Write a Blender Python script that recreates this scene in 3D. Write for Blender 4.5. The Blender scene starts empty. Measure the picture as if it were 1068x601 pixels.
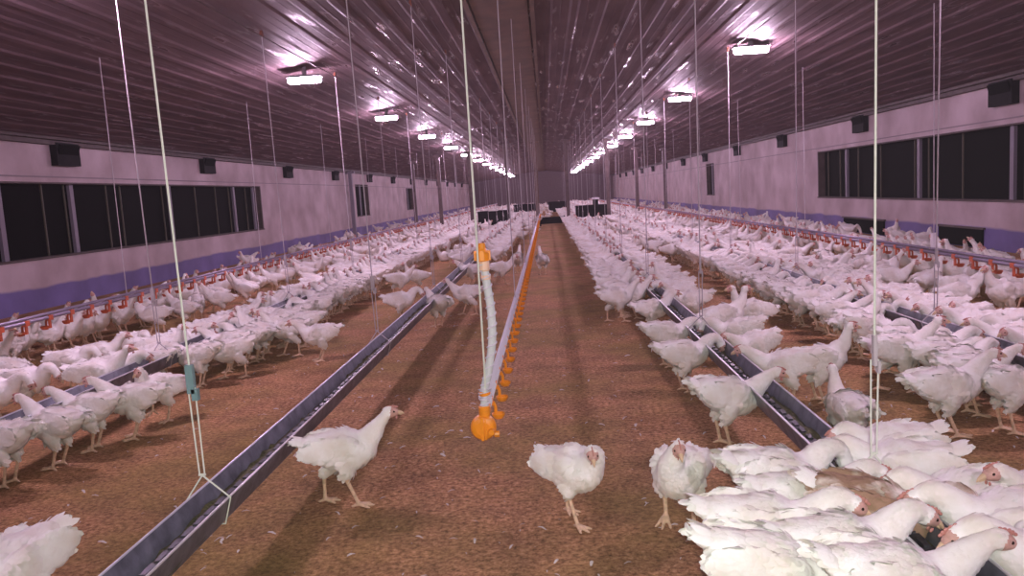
import bpy, bmesh, math, random
import numpy as np
from mathutils import Vector, Matrix, Euler
from mathutils.bvhtree import BVHTree

random.seed(11)
C = bpy.context.scene.collection
PI = math.pi

# ------------------------------------------------------------------ helpers
class MB:
    """collects shapes and links them as one mesh object"""
    def __init__(s): s.v = []; s.f = []; s.m = []
    def add(s, vs, fs, mi=0):
        b = len(s.v); s.v += [tuple(p) for p in vs]
        for f in fs: s.f.append(tuple(i + b for i in f)); s.m.append(mi)
    def box(s, c, d, rot=None, mi=0):
        x, y, z = d[0]/2, d[1]/2, d[2]/2
        vs = [Vector((sx*x, sy*y, sz*z)) for sz in (-1, 1) for sx, sy in ((-1,-1),(1,-1),(1,1),(-1,1))]
        if rot is not None: vs = [rot @ v for v in vs]
        vs = [v + Vector(c) for v in vs]
        s.add(vs, [(3,2,1,0),(4,5,6,7),(0,1,5,4),(1,2,6,5),(2,3,7,6),(3,0,4,7)], mi)
    def loft(s, rings, mi=0, cap=True, closed=True):
        n = len(rings[0]); vs = [p for r in rings for p in r]; fs = []
        for i in range(len(rings)-1):
            for j in range(n if closed else n-1):
                k = (j+1) % n
                fs.append((i*n+j, i*n+k, (i+1)*n+k, (i+1)*n+j))
        if cap and closed:
            fs.append(tuple(range(n-1, -1, -1))); fs.append(tuple((len(rings)-1)*n+j for j in range(n)))
        s.add(vs, fs, mi)
    def tube(s, pts, rad, seg=10, mi=0, side=None, sq=None):
        """tube along points; rad is a number, or one per point, or (w,h) pairs"""
        pts = [Vector(p) for p in pts]; n = len(pts)
        if not isinstance(rad, (list, tuple)): rad = [rad]*n
        rad = [r if isinstance(r, (list, tuple)) else (r, r) for r in rad]
        tang = []
        for i in range(n):
            a, b = pts[max(0, i-1)], pts[min(n-1, i+1)]
            tang.append((b-a).normalized())
        sd = Vector(side) if side else tang[0].orthogonal()
        rings = []
        for i in range(n):
            t = tang[i]; sd = (sd - t*sd.dot(t)).normalized(); up = t.cross(sd)
            rings.append([pts[i] + sd*rad[i][0]*math.cos(2*PI*j/seg) + up*rad[i][1]*math.sin(2*PI*j/seg) for j in range(seg)])
        s.loft(rings, mi)
    def lathe(s, prof, o=(0,0,0), axis='Z', seg=20, mi=0):
        """profile of (radius, height)"""
        rings = []
        for r, h in prof:
            ring = []
            for j in range(seg):
                a = 2*PI*j/seg; p = (r*math.cos(a), r*math.sin(a), h)
                if axis == 'Y': p = (p[0], -p[2], p[1])
                if axis == 'X': p = (p[2], p[0], p[1])
                ring.append(Vector(p) + Vector(o))
            rings.append(ring)
        s.loft(rings, mi)
    def ell(s, c, r, rot=None, mi=0, u=14, w=9):
        rings = []
        for i in range(w):
            th = PI*(i+.35)/(w-.3)
            rings.append([Vector((r[0]*math.cos(th), r[1]*math.sin(th)*math.cos(2*PI*j/u), r[2]*math.sin(th)*math.sin(2*PI*j/u))) for j in range(u)])
        if rot is not None: rings = [[rot @ p for p in q] for q in rings]
        rings = [[p + Vector(c) for p in q] for q in rings]
        s.loft(rings, mi)
    def mesh(s, name, mats, smooth=False):
        me = bpy.data.meshes.new(name); me.from_pydata(s.v, [], s.f)
        for m in (mats if isinstance(mats, (list, tuple)) else [mats]): me.materials.append(m)
        if len(me.materials) > 1: me.polygons.foreach_set('material_index', s.m)
        if smooth: me.polygons.foreach_set('use_smooth', [True]*len(me.polygons))
        me.update(); return me
    def build(s, name, mats, parent=None, smooth=False, loc=None):
        o = bpy.data.objects.new(name, s.mesh(name, mats, smooth)); C.objects.link(o)
        if parent: o.parent = parent
        if loc: o.location = loc
        bm = bmesh.new(); bm.from_mesh(o.data); bmesh.ops.recalc_face_normals(bm, faces=bm.faces); bm.to_mesh(o.data); bm.free()
        return o

def tag(o, label=None, cat=None, group=None, kind=None):
    if label: o['label'] = label
    if cat: o['category'] = cat
    if group: o['group'] = group
    if kind: o['kind'] = kind
    return o
def empty(name, loc, label, cat, group=None):
    o = bpy.data.objects.new(name, None); C.objects.link(o); o.location = loc; o.empty_display_size = .1
    return tag(o, label, cat, group)
def copy_obj(o, parent=None):
    c = o.copy(); C.objects.link(c)
    if parent: c.parent = parent
    return c

ORD = ['zeroth','first','second','third','fourth','fifth','sixth','seventh','eighth','ninth','tenth','eleventh','twelfth','thirteenth','fourteenth',
       'fifteenth','sixteenth','seventeenth','eighteenth','nineteenth','twentieth']
_T = {20:'twenty',30:'thirty',40:'forty',50:'fifty',60:'sixty',70:'seventy',80:'eighty',90:'ninety'}
def ordinal(n):
    if n <= 20: return ORD[n]
    t, u = n//10*10, n % 10
    return _T[t]+'-'+ORD[u] if u else _T[t][:-1]+'ieth'

# ------------------------------------------------------------------ materials
def nodes(name):
    m = bpy.data.materials.new(name); m.use_nodes = True; t = m.node_tree
    return m, t, t.nodes['Principled BSDF'], t.links.new
def mat(name, col, rough=.6, metal=0., noise=0., nscale=8., bump=0., bscale=40., **kw):
    m, t, b, L = nodes(name)
    b.inputs['Base Color'].default_value = (*col, 1); b.inputs['Roughness'].default_value = rough; b.inputs['Metallic'].default_value = metal
    for k, v in kw.items(): b.inputs[k.replace('_', ' ')].default_value = v
    tc = t.nodes.new('ShaderNodeTexCoord')
    if noise:
        n = t.nodes.new('ShaderNodeTexNoise'); n.inputs['Scale'].default_value = nscale; n.inputs['Detail'].default_value = 6
        L(tc.outputs['Object'], n.inputs['Vector'])
        r = t.nodes.new('ShaderNodeValToRGB')
        r.color_ramp.elements[0].position = .3; r.color_ramp.elements[1].position = .72
        r.color_ramp.elements[0].color = (*[c*(1-noise) for c in col], 1); r.color_ramp.elements[1].color = (*[min(1, c*(1+noise*.5)) for c in col], 1)
        L(n.outputs['Fac'], r.inputs['Fac']); L(r.outputs['Color'], b.inputs['Base Color'])
    if bump:
        n = t.nodes.new('ShaderNodeTexNoise'); n.inputs['Scale'].default_value = bscale; n.inputs['Detail'].default_value = 4
        L(tc.outputs['Object'], n.inputs['Vector'])
        bp = t.nodes.new('ShaderNodeBump'); bp.inputs['Strength'].default_value = bump; bp.inputs['Distance'].default_value = .01
        L(n.outputs['Fac'], bp.inputs['Height']); L(bp.outputs['Normal'], b.inputs['Normal'])
    return m
def emis(name, col, s):
    m, t, b, L = nodes(name)
    b.inputs['Base Color'].default_value = (*col, 1); b.inputs['Emission Color'].default_value = (*col, 1); b.inputs['Emission Strength'].default_value = s
    return m

def m_litter():
    m, t, b, L = nodes('brown_litter'); N = t.nodes.new
    tc = N('ShaderNodeTexCoord'); b.inputs['Roughness'].default_value = .95
    def noise(sc, det=8, rough=.6):
        n = N('ShaderNodeTexNoise'); n.inputs['Scale'].default_value = sc; n.inputs['Detail'].default_value = det; n.inputs['Roughness'].default_value = rough
        L(tc.outputs['Object'], n.inputs['Vector']); return n
    def ramp(src, stops):
        r = N('ShaderNodeValToRGB'); e = r.color_ramp.elements
        while len(e) < len(stops): e.new(.5)
        for q, (p, c) in zip(e, stops): q.position = p; q.color = (*c, 1)
        L(src, r.inputs['Fac']); return r
    def mix(f, a, c, mode='MIX'):
        x = N('ShaderNodeMix'); x.data_type = 'RGBA'; x.blend_type = mode
        if isinstance(f, float): x.inputs[0].default_value = f
        else: L(f, x.inputs[0])
        L(a, x.inputs[6]); L(c, x.inputs[7]); return x.outputs[2]
    n1 = noise(42, 12, .78); n2 = noise(.9, 6); n3 = noise(130, 4, .7); n4 = noise(4, 5, .65)
    base = ramp(n1.outputs['Fac'], [(.38, (.14,.060,.020)), (.5, (.52,.255,.110)), (.63, (.88,.52,.28))])
    green = ramp(n1.outputs['Fac'], [(.32, (.13,.085,.022)), (.52, (.40,.25,.07)), (.72, (.68,.46,.17))])
    f2 = ramp(n2.outputs['Fac'], [(.42, (0,0,0)), (.60, (.9,.9,.9))])
    c = mix(f2.outputs['Color'], base.outputs['Color'], green.outputs['Color'])
    f4 = ramp(n4.outputs['Fac'], [(.3, (.62,.60,.58)), (.6, (1,1,1))])
    c = mix(1.0, c, f4.outputs['Color'], 'MULTIPLY')
    sp = ramp(n3.outputs['Fac'], [(.66, (0,0,0)), (.74, (.55,.55,.55))])
    pale = N('ShaderNodeRGB'); pale.outputs[0].default_value = (.66,.46,.36,1)
    c = mix(sp.outputs['Color'], c, pale.outputs[0])
    L(c, b.inputs['Base Color'])
    bp = N('ShaderNodeBump'); bp.inputs['Strength'].default_value = .9; bp.inputs['Distance'].default_value = .02
    L(n1.outputs['Fac'], bp.inputs['Height']); L(bp.outputs['Normal'], b.inputs['Normal'])
    return m

def m_wall():
    m, t, b, L = nodes('painted_wall'); N = t.nodes.new
    tc = N('ShaderNodeTexCoord'); sep = N('ShaderNodeSeparateXYZ'); L(tc.outputs['Object'], sep.inputs[0])
    n = N('ShaderNodeTexNoise'); n.inputs['Scale'].default_value = 1.3; n.inputs['Detail'].default_value = 7; L(tc.outputs['Object'], n.inputs['Vector'])
    ma = N('ShaderNodeMath'); ma.operation = 'MULTIPLY_ADD'; ma.inputs[1].default_value = -.12; L(n.outputs['Fac'], ma.inputs[0]); L(sep.outputs['Z'], ma.inputs[2])
    r = N('ShaderNodeValToRGB'); e = r.color_ramp.elements
    e[0].position = .255; e[0].color = (.21,.18,.44,1); e[1].position = .295; e[1].color = (.66,.56,.58,1)
    L(ma.outputs[0], r.inputs['Fac'])
    r2 = N('ShaderNodeValToRGB'); r2.color_ramp.elements[0].position = .3; r2.color_ramp.elements[0].color = (.66,.62,.6,1); r2.color_ramp.elements[1].position = .65
    L(n.outputs['Fac'], r2.inputs['Fac'])
    mx = N('ShaderNodeMix'); mx.data_type = 'RGBA'; mx.blend_type = 'MULTIPLY'; mx.inputs[0].default_value = 1
    L(r.outputs['Color'], mx.inputs[6]); L(r2.outputs['Color'], mx.inputs[7]); L(mx.outputs[2], b.inputs['Base Color'])
    b.inputs['Roughness'].default_value = .75
    return m

def m_ceiling():
    m, t, b, L = nodes('ribbed_ceiling_sheet'); N = t.nodes.new
    tc = N('ShaderNodeTexCoord'); mp = N('ShaderNodeMapping'); mp.inputs['Scale'].default_value = (2.2, .5, 1); L(tc.outputs['Object'], mp.inputs[0])
    n = N('ShaderNodeTexNoise'); n.inputs['Scale'].default_value = 1.5; n.inputs['Detail'].default_value = 6; L(mp.outputs[0], n.inputs['Vector'])
    r = N('ShaderNodeValToRGB'); r.color_ramp.elements[0].position = .3; r.color_ramp.elements[0].color = (.125,.085,.092,1)
    r.color_ramp.elements[1].position = .7; r.color_ramp.elements[1].color = (.20,.14,.15,1); L(n.outputs['Fac'], r.inputs['Fac'])
    L(r.outputs['Color'], b.inputs['Base Color']); b.inputs['Metallic'].default_value = 0
    mp2 = N('ShaderNodeMapping'); mp2.inputs['Scale'].default_value = (9., 1.1, 1); L(tc.outputs['Object'], mp2.inputs[0])
    n3 = N('ShaderNodeTexNoise'); n3.inputs['Scale'].default_value = 1.; n3.inputs['Detail'].default_value = 2; L(mp2.outputs[0], n3.inputs['Vector'])
    for sock, a0, a1 in (('Roughness', .62, .24), ('Specular IOR Level', .04, .30)):
        q = N('ShaderNodeMapRange'); q.inputs['From Min'].default_value = .60; q.inputs['From Max'].default_value = .68
        q.inputs['To Min'].default_value = a0; q.inputs['To Max'].default_value = a1; L(n3.outputs['Fac'], q.inputs['Value']); L(q.outputs[0], b.inputs[sock])
    n2 = N('ShaderNodeTexNoise'); n2.inputs['Scale'].default_value = 5; n2.inputs['Detail'].default_value = 2; L(tc.outputs['Object'], n2.inputs['Vector'])
    bp = N('ShaderNodeBump'); bp.inputs['Strength'].default_value = .25; bp.inputs['Distance'].default_value = .01
    L(n2.outputs['Fac'], bp.inputs['Height']); L(bp.outputs['Normal'], b.inputs['Normal'])
    return m

def m_feather(name, lo, hi, sc=9., p0=.34, p1=.6):
    m, t, b, L = nodes(name); N = t.nodes.new
    tc = N('ShaderNodeTexCoord'); n = N('ShaderNodeTexNoise'); n.inputs['Scale'].default_value = sc; n.inputs['Detail'].default_value = 5; L(tc.outputs['Object'], n.inputs['Vector'])
    r = N('ShaderNodeValToRGB'); r.color_ramp.elements[0].position = p0; r.color_ramp.elements[0].color = (*lo, 1)
    r.color_ramp.elements[1].position = p1; r.color_ramp.elements[1].color = (*hi, 1); L(n.outputs['Fac'], r.inputs['Fac'])
    L(r.outputs['Color'], b.inputs['Base Color']); b.inputs['Roughness'].default_value = .85
    b.inputs['Specular IOR Level'].default_value = .15
    n2 = N('ShaderNodeTexNoise'); n2.inputs['Scale'].default_value = 90; n2.inputs['Detail'].default_value = 3; L(tc.outputs['Object'], n2.inputs['Vector'])
    bp = N('ShaderNodeBump'); bp.inputs['Strength'].default_value = .35; bp.inputs['Distance'].default_value = .006
    L(n2.outputs['Fac'], bp.inputs['Height']); L(bp.outputs['Normal'], b.inputs['Normal'])
    return m

LITTER, WALL, CEIL = m_litter(), m_wall(), m_ceiling()
FEATHER = m_feather('white_feathers', (.80,.74,.66), (.93,.92,.89))
DIRTY = m_feather('soiled_feathers', (.36,.23,.15), (.84,.78,.70), 8., .46, .60)
LEGSKIN = mat('yellow_leg_skin', (.74,.52,.34), .6, noise=.3, nscale=60)
FACE = mat('pink_face_skin', (.64,.38,.32), .55, noise=.25, nscale=70)
COMB = mat('red_comb_skin', (.50,.22,.18), .5)
BEAK = mat('horn_beak', (.66,.48,.30), .45)
EYE = mat('dark_eye', (.03,.015,.01), .15)
GALV = mat('galvanised_steel', (.19,.20,.24), .38, .5, noise=.5, nscale=14, bump=.15)
RIM = mat('bright_steel_edge', (.74,.74,.78), .35, .5)
CHAIN = mat('oily_chain', (.09,.09,.10), .5, .7, noise=.4, nscale=60)
FEED = mat('brown_green_feed', (.12,.11,.05), .95, noise=.6, nscale=90, bump=.8, bscale=160)
ORANGE = mat('orange_plastic', (.95,.33,.01), .35, noise=.1, nscale=20)
REDOR = mat('red_orange_plastic', (.62,.13,.05), .4)
PIPE = mat('white_pipe', (.70,.68,.76), .3)
STEELPIPE = mat('steel_pipe', (.34,.30,.40), .35, .4)
HOSE = mat('clear_spiral_hose', (.80,.86,.86), .2, Alpha=.8)
CORD = mat('pale_cord', (.72,.78,.66), .6)
CORD2 = mat('grey_cord', (.46,.42,.44), .7)
TEAL = mat('teal_plastic', (.16,.28,.28), .45)
DARK = mat('black_metal', (.012,.012,.012), .75, 0, noise=.4, Specular_IOR_Level=.1)
DARKGLASS = mat('dark_mesh_screen', (.004,.005,.004), .8, Specular_IOR_Level=.03)
MULL = mat('grey_window_post', (.22,.20,.24), .6)
WIRE = mat('window_wire', (.09,.085,.05), .6)
EAVE = mat('dark_eave_beam', (.10,.075,.065), .7, noise=.3)
RIDGE = mat('brown_ridge_sheet', (.16,.095,.06), .6, .1, noise=.3, nscale=3)
POST = mat('brown_steel_post', (.13,.09,.085), .6, .2, noise=.4)
HOUSING = mat('white_lamp_body', (.75,.72,.75), .5)
LAMPBODY = mat('grey_lamp_body', (.16,.15,.16), .6)
LAMP = emis('violet_white_tube', (1.0, .69, .98), 260)
RUST = mat('rusty_pulley', (.22,.07,.04), .7)

# ------------------------------------------------------------------ the building shell
Y0, Y1, XL, XR = -3.5, 82., -7.6, 6.8
XC = -.4
EH, RH = 2.56, 3.42
mb = MB(); mb.box((XC, (Y0+Y1)/2, -.05), (XR-XL+.4, Y1-Y0, .1)); tag(mb.build('floor', LITTER), kind='structure')

def ceil_z(x):
    d = abs(x-XC)
    return RH if d < .35 else RH - (d-.35)*(RH-EH)/(7.2-.35)
# ribbed sheets run lengthwise; ribs are real folds
prof = []
P_ = .3
x = XL
while x < XR - .01:
    for dx, dz in ((0,0),(.075,0),(.09,-.002),(.105,0),(.18,0),(.21,-.011),(.27,-.011)):
        if x+dx < XR: prof.append((x+dx, dz))
    x += P_
prof.append((XR, 0))
rows = 64; vs = []; fs = []
rr = random.Random(4)
for i in range(rows+1):
    y = Y0 + (Y1-Y0)*i/rows
    for px_, dz in prof:
        vs.append((px_, y, ceil_z(px_) + (dz if abs(px_-XC) > .36 else 0) + rr.uniform(-.0012, .0012)))
n = len(prof)
for i in range(rows):
    for j in range(n-1): fs.append((i*n+j, i*n+j+1, (i+1)*n+j+1, (i+1)*n+j))
mb = MB(); mb.add(vs, fs); tag(mb.build('ceiling', CEIL), kind='structure')
mb = MB()
mb.box((XC, (Y0+Y1)/2, RH-.03), (.62, Y1-Y0, .03)); mb.box((XC-.36, (Y0+Y1)/2, RH-.035), (.05, Y1-Y0, .05)); mb.box((XC+.36, (Y0+Y1)/2, RH-.035), (.05, Y1-Y0, .05))
tag(mb.build('trim_1', RIDGE), kind='structure')
# side walls with window openings
def wall(name, xin, out, openings):
    mb = MB(); t = .2; xc = xin + out*t/2
    y = Y0
    for a, b, z0, z1 in openings:
        if a > y: mb.box((xc, (y+a)/2, EH/2+.05), (t, a-y, EH+.1))
        mb.box((xc, (a+b)/2, z0/2), (t, b-a, z0)); mb.box((xc, (a+b)/2, (z1+EH+.1)/2), (t, b-a, EH+.1-z1))
        y = b
    mb.box((xc, (y+Y1)/2, EH/2+.05), (t, Y1-y, EH+.1))
    tag(mb.build(name, WALL), kind='structure')
WL = [(-2.5, 21.4, .74, 1.9), (32.2, 34.6, .74, 2.05), (44., 46.2, .74, 1.95)]
WR = [(-2.5, 20.6, .74, 1.88), (33., 34.6, .74, 2.05)]
wall('wall_left', XL, -1, WL); wall('wall_right', XR, 1, WR)
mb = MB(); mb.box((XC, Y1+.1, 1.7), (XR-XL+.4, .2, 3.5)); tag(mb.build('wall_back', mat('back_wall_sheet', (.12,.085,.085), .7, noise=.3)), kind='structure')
mb = MB(); mb.box((XC, Y0-.1, 1.7), (XR-XL+.4, .2, 3.5)); tag(mb.build('wall_front', mat('front_wall_sheet', (.4,.36,.36), .7, noise=.3)), kind='structure')
for k, (xx, o) in enumerate(((XL, 1), (XR, -1))):
    mb = MB(); mb.box((xx+o*.05, (Y0+Y1)/2, EH-.035), (.1, Y1-Y0, .11)); mb.box((xx+o*.13, (Y0+Y1)/2, EH+.0), (.10, Y1-Y0, .05))
    tag(mb.build('trim_%d' % (k+2), EAVE), kind='structure')
    mb = MB(); mb.box((xx+o*.008, (Y0+Y1)/2, 1.98 if k == 0 else 1.96), (.016, Y1-Y0, .02)); tag(mb.build('trim_%d' % (k+4), mat('wall_seam', (.30,.26,.27), .7)), kind='structure')
mulls = {0: ([9.6, 11.1, 12.86, 16.3, 19.72, 21.05], [8.3, 10.4, 12.15, 12.73, 13.98, 14.45, 16.05, 17.6, 18.7, 19.5, 20.6]), 1: ([33.4], []), 2: ([45.], []),
         3: ([9.2, 12.3, 15.3, 18.9], [8.0, 10.6, 12.05, 13.8, 15.0, 15.55, 17.1, 18.3, 19.4, 20.2]), 4: ([33.8], [])}
wi = 0
for xx, o, W in ((XL, -1, WL), (XR, 1, WR)):
    for a, b, z0, z1 in W:
        mb = MB(); mb.box((xx+o*.17, (a+b)/2, (z0+z1)/2), (.02, b-a, z1-z0))
        w = tag(mb.build('window_%d' % (wi+1), DARKGLASS), kind='structure')
        mb = MB(); mb.box((xx+o*.08, (a+b)/2, z0+.015), (.20, b-a, .03)); mb.box((xx+o*.08, (a+b)/2, z1-.012), (.16, b-a, .024))
        for ye in (a+.03, b-.03): mb.box((xx+o*.08, ye, (z0+z1)/2), (.16, .06, z1-z0))
        mb.build('window_frame', EAVE, w)
        for y in mulls[wi][0]:
            mb = MB(); mb.box((xx+o*.10, y, (z0+z1)/2), (.05, .10, z1-z0-.05)); mb.build('mullion', MULL, w)
        for y in mulls[wi][1]:
            mb = MB(); mb.tube([(xx+o*.13, y, z0+.03), (xx+o*.13, y, z1-.025)], .016, 6); mb.build('tie_rod', WIRE, w)
        wi += 1

# dark air inlets under the eaves, one per bay
for side, xx, o, y0 in (('left', XL, 1, 12.4), ('right', XR, -1, 12.1)):
    k = 0
    y = y0 - 5.5
    while y < 78:
        yc = y + (.15 if k % 2 else 0)
        first = k + 1
        e = empty('air_inlet', (xx, yc, 2.33), 'dark square air inlet under the %s eave, %s from the near end' % (side, ordinal(first)), 'air inlet', 'air inlets under the eaves')
        mb = MB(); mb.box((o*.05, 0, 0), (.12, .62, .35)); mb.build('inlet_box', DARK, e)
        mb = MB(); mb.box((o*.12, 0, .06), (.02, .54, .18), Euler((0, o*.3, 0)).to_matrix()); mb.build('flap', DARKGLASS, e)
        y += 5.55; k += 1
for y, w_, nm in ((17.7, 2.2, 'farther'), (13.6, 1.4, 'nearer')):
    e = empty('floor_outlet', (XR, y, .16), 'dark low outlet at the foot of the right wall, %s of two' % nm, 'wall outlet', 'low wall outlets')
    mb = MB(); mb.box((-.015, 0, 0), (.03, w_, .28)); mb.build('outlet_panel', DARKGLASS, e)
    mb = MB(); mb.box((-.02, 0, .16), (.05, w_+.1, .03)); mb.build('lintel_strip', EAVE, e)

# ------------------------------------------------------------------ lamps
LY = [10.8 + 5.53*k for k in range(-2, 13)]
for side, lx in (('left', -3.1), ('right', 2.74)):
    for k, y in enumerate(LY):
        e = empty('ceiling_lamp', (lx, y, 2.95), 'glowing violet-white tube lamp, %s along the %s ceiling row' % (ordinal(k+1), side), 'lamp', 'tube lamps under the ceiling')
        mb = MB(); mb.box((0, 0, .040), (.46, .17, .008)); mb.box((0, 0, .055), (.44, .06, .03)); mb.box((0, 0, (ceil_z(lx)-2.95)/2+.03), (.05, .04, max(.02, ceil_z(lx)-2.95-.03))); mb.build('lamp_body', LAMPBODY, e)  # wide plate over the tube is added to keep light off the ceiling
        mb = MB(); mb.tube([(-.215,0,0), (-.20,0,0), (.20,0,0), (.215,0,0)], [.022, .038, .038, .022], 12); mb.build('lamp_tube', LAMP, e, True)
        for s in (-1, 1):
            mb = MB(); mb.tube([(s*.215,0,0), (s*.235,0,0)], .022, 10); mb.build('end_cap', LAMPBODY, e)

# ------------------------------------------------------------------ feed troughs
TZ = .30
def trough(x, ya, yb, label):
    e = empty('feed_trough', (x, ya, 0), label, 'feed trough', 'long steel feed troughs')
    L_ = yb - ya
    w, wb, h, t = .068, .040, .085, .004
    sec = [(-w-.006, TZ-.008), (-w-.006, TZ), (-w, TZ), (-wb, TZ-h), (wb, TZ-h), (w, TZ), (w+.006, TZ), (w+.006, TZ-.008), (w+.001, TZ-.006), (wb+t, TZ-h-t), (-wb-t, TZ-h-t), (-w-.001, TZ-.006)]
    mb = MB(); mb.loft([[(a, yy, b) for a, b in sec] for yy in np.linspace(0, L_, 24)]); mb.build('channel', GALV, e)
    for s in (-1, 1):
        mb = MB(); mb.tube([(s*(w+.003), 0, TZ+.001), (s*(w+.003), L_, TZ+.001)], .0045, 6); mb.build('rolled_rim', RIM, e)
    mb = MB()
    yy = 0; k = 0
    near = min(L_, 14)
    while yy < near:
        if k % 2: mb.box((0, yy, TZ-h+.030), (.040, .05, .010))
        else: mb.box((0, yy, TZ-h+.030), (.018, .05, .024))
        yy += .045; k += 1
    mb.box((0, (near+L_)/2, TZ-h+.03), (.03, L_-near, .015))
    mb.build('feed_chain', CHAIN, e)
    rg = random.Random(int(x*100)); rows_ = []
    ny = int(near/.05)
    for i in range(ny+1):
        y_ = near*i/ny
        rows_.append([(q*.050, y_, TZ-h+.022+rg.uniform(-.008, .012)+.008*math.sin(y_*3)) for q in (-1, -.5, 0, .5, 1)])
    rows_.append([(q*.050, L_, TZ-h+.02) for q in (-1, -.5, 0, .5, 1)])
    mb = MB(); mb.loft(rows_, cap=False, closed=False); f = mb.build('feed', FEED, e); f['kind'] = 'stuff'
    return e
XT = {'OL': -2.82, 'IL': -1.24, 'IR': 1.01, 'OR': 2.50}
trough(XT['IL'], .6, 74, 'bare steel feed trough running left of the hanging orange drinker line')
trough(XT['OL'], 1.5, 74, 'crowded steel feed trough nearest the left window wall')
trough(XT['IR'], .6, 74, 'steel feed trough in the aisle right of the hanging orange drinker line')
trough(XT['OR'], 1.5, 74, 'crowded steel feed trough nearest the right window wall')

# hangers of the troughs: cord from a ceiling pulley, pulley block, doubled cord, hook
def trough_hanger(x, y, label, near):
    cz = ceil_z(x) - .03
    e = empty('hanging_cord', (x, y, TZ), label, 'hanging cord', 'cords that hold the feed troughs')
    r = .0038 if near else .0045
    m_ = CORD if near else CORD2
    sway = -.05 if x < 0 else .05
    mb = MB(); mb.tube([(sway*.4, 0, .47), (sway, 0, cz-TZ)], r, 6); mb.build('cord', m_, e)
    mb = MB(); mb.box((sway*.4, 0, .43), (.026 if x < 0 else .012, .02, .10)); mb.box((sway*.4+.012, 0, .375), (.022 if x < 0 else .008, .02, .04)); mb.build('pulley_block', TEAL if x < 0 and near else CORD2, e)
    mb = MB()
    for s in (-1, 1): mb.tube([(sway*.4+s*.012, 0, .40), (sway*.3+s*.009, 0, .085)], r*.75, 6)
    mb.tube([(sway*.3-.012, 0, .087), (sway*.3+.012, 0, .087)], r*1.3, 6)
    mb.build('doubled_cord', m_, e)
    mb = MB(); mb.tube([(sway*.3, 0, .085), (.078, 0, .0), (.05, 0, -.095), (-.05, 0, -.095), (-.078, 0, 0), (sway*.3, 0, .085)], r*.8, 6); mb.build('hook', m_, e)
    mb = MB(); mb.lathe([(.0,-.012), (.03,-.012), (.022,0), (.03,.012), (0,.012)], (sway, 0, cz-TZ-.02), 'X', 12); mb.box((sway, 0, cz-TZ+.02), (.02, .03, .06)); mb.build('ceiling_pulley', RUST, e)
NMT = {'OL': 'outer left trough', 'IL': 'inner left trough', 'IR': 'inner right trough', 'OR': 'outer right trough'}
for key, ys in (('IL', 2.68), ('IR', 2.6), ('OL', 5.6), ('OR', 5.35)):
    y = ys; k = 1
    while y < 48:
        trough_hanger(XT[key], y, 'cord with pulley block holding the %s, %s from the camera end' % (NMT[key], ordinal(k)), y < 4)
        y += 2.95; k += 1
    xx = XT[key]; s_ = -.05 if xx < 0 else .05
    mb = MB(); mb.tube([(xx+s_, -2, ceil_z(xx)-.075), (xx+s_, 60, ceil_z(xx)-.075)], .007, 6)
    tag(mb.build('winch_cable', POST), 'dark winch cable stretched along the ceiling above the %s' % NMT[key], 'cable', 'winch cables along the ceiling')

# ------------------------------------------------------------------ drinker lines
def cup_mesh(m_, big):
    mb = MB(); s = 1.0
    mb.box((0, 0, .0), (.034, .045, .036))                       # saddle clipped on the pipe
    mb.tube([(.018, 0, -.005), (.028, 0, -.03), (.028, 0, -.062)], .008, 8)
    mb.lathe([(.006,-.085), (.020,-.085), (.030,-.070), (.031,-.060), (.027,-.060), (.018,-.078), (.004,-.080)], (.040, 0, 0), 'Z', 14)
    mb.tube([(.026, 0, -.075), (.045, 0, -.078)], .006, 6)
    if big: mb.box((0, 0, -.045), (.012, .02, .06))
    return mb.mesh('drip_cup', m_, False)
CUP_O, CUP_R = cup_mesh(ORANGE, False), cup_mesh(REDOR, True)
def drinker(name_label, x, z, ya, yb, pm, cup, step, limit=100, scale=1., rail=True, flip=1):
    e = empty('drinker_line', (x, ya, z), name_label, 'drinker line', 'drinker lines hung from the ceiling')
    L_ = yb - ya
    mb = MB(); mb.tube([(0,0,0), (0,L_,0)], .0135*scale, 10); mb.build('water_pipe', pm, e, True)
    if rail:
        mb = MB(); mb.tube([(-.002,0,.026*scale), (-.002,L_,.026*scale)], .0115*scale, 8); mb.build('support_rail', PIPE if pm is PIPE else STEELPIPE, e, True)
    n_ = int(L_/step); mbf = MB()
    base = None
    for k in range(n_):
        y = .12 + k*step
        if k < limit:
            o = bpy.data.objects.new('drip_cup', cup); C.objects.link(o); o.parent = e; o.location = (0, y, 0); o.scale = (.95, .95, .95)
            o.location.z = -.004*scale
            if flip < 0: o.rotation_euler.z = PI
            if cup is CUP_R: o.scale = (1.25, 1.25, 1.25)
        else:
            mbf.box((0, y, -.03), (.03, .035, .06)); mbf.box((.03*flip, y, -.075), (.055, .05, .02))
    if mbf.v:
        o = mbf.build('distant_drip_cups', cup.materials[0], e); o['kind'] = 'stuff'
    return e
CD = drinker('white drinker line with orange drip cups down the middle aisle', -.30, .40, 3.36, 36, PIPE, CUP_O, .30, 100, 1.25)
drinker('red-cupped drinker line along the left window wall', -4.5, .45, 4.2, 74, STEELPIPE, CUP_R, .33, 100, 1.3, True, -1)
drinker('red-cupped drinker line along the right window wall', 3.92, .45, 4.2, 74, STEELPIPE, CUP_R, .33, 100, 1.3, True, 1)

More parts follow.
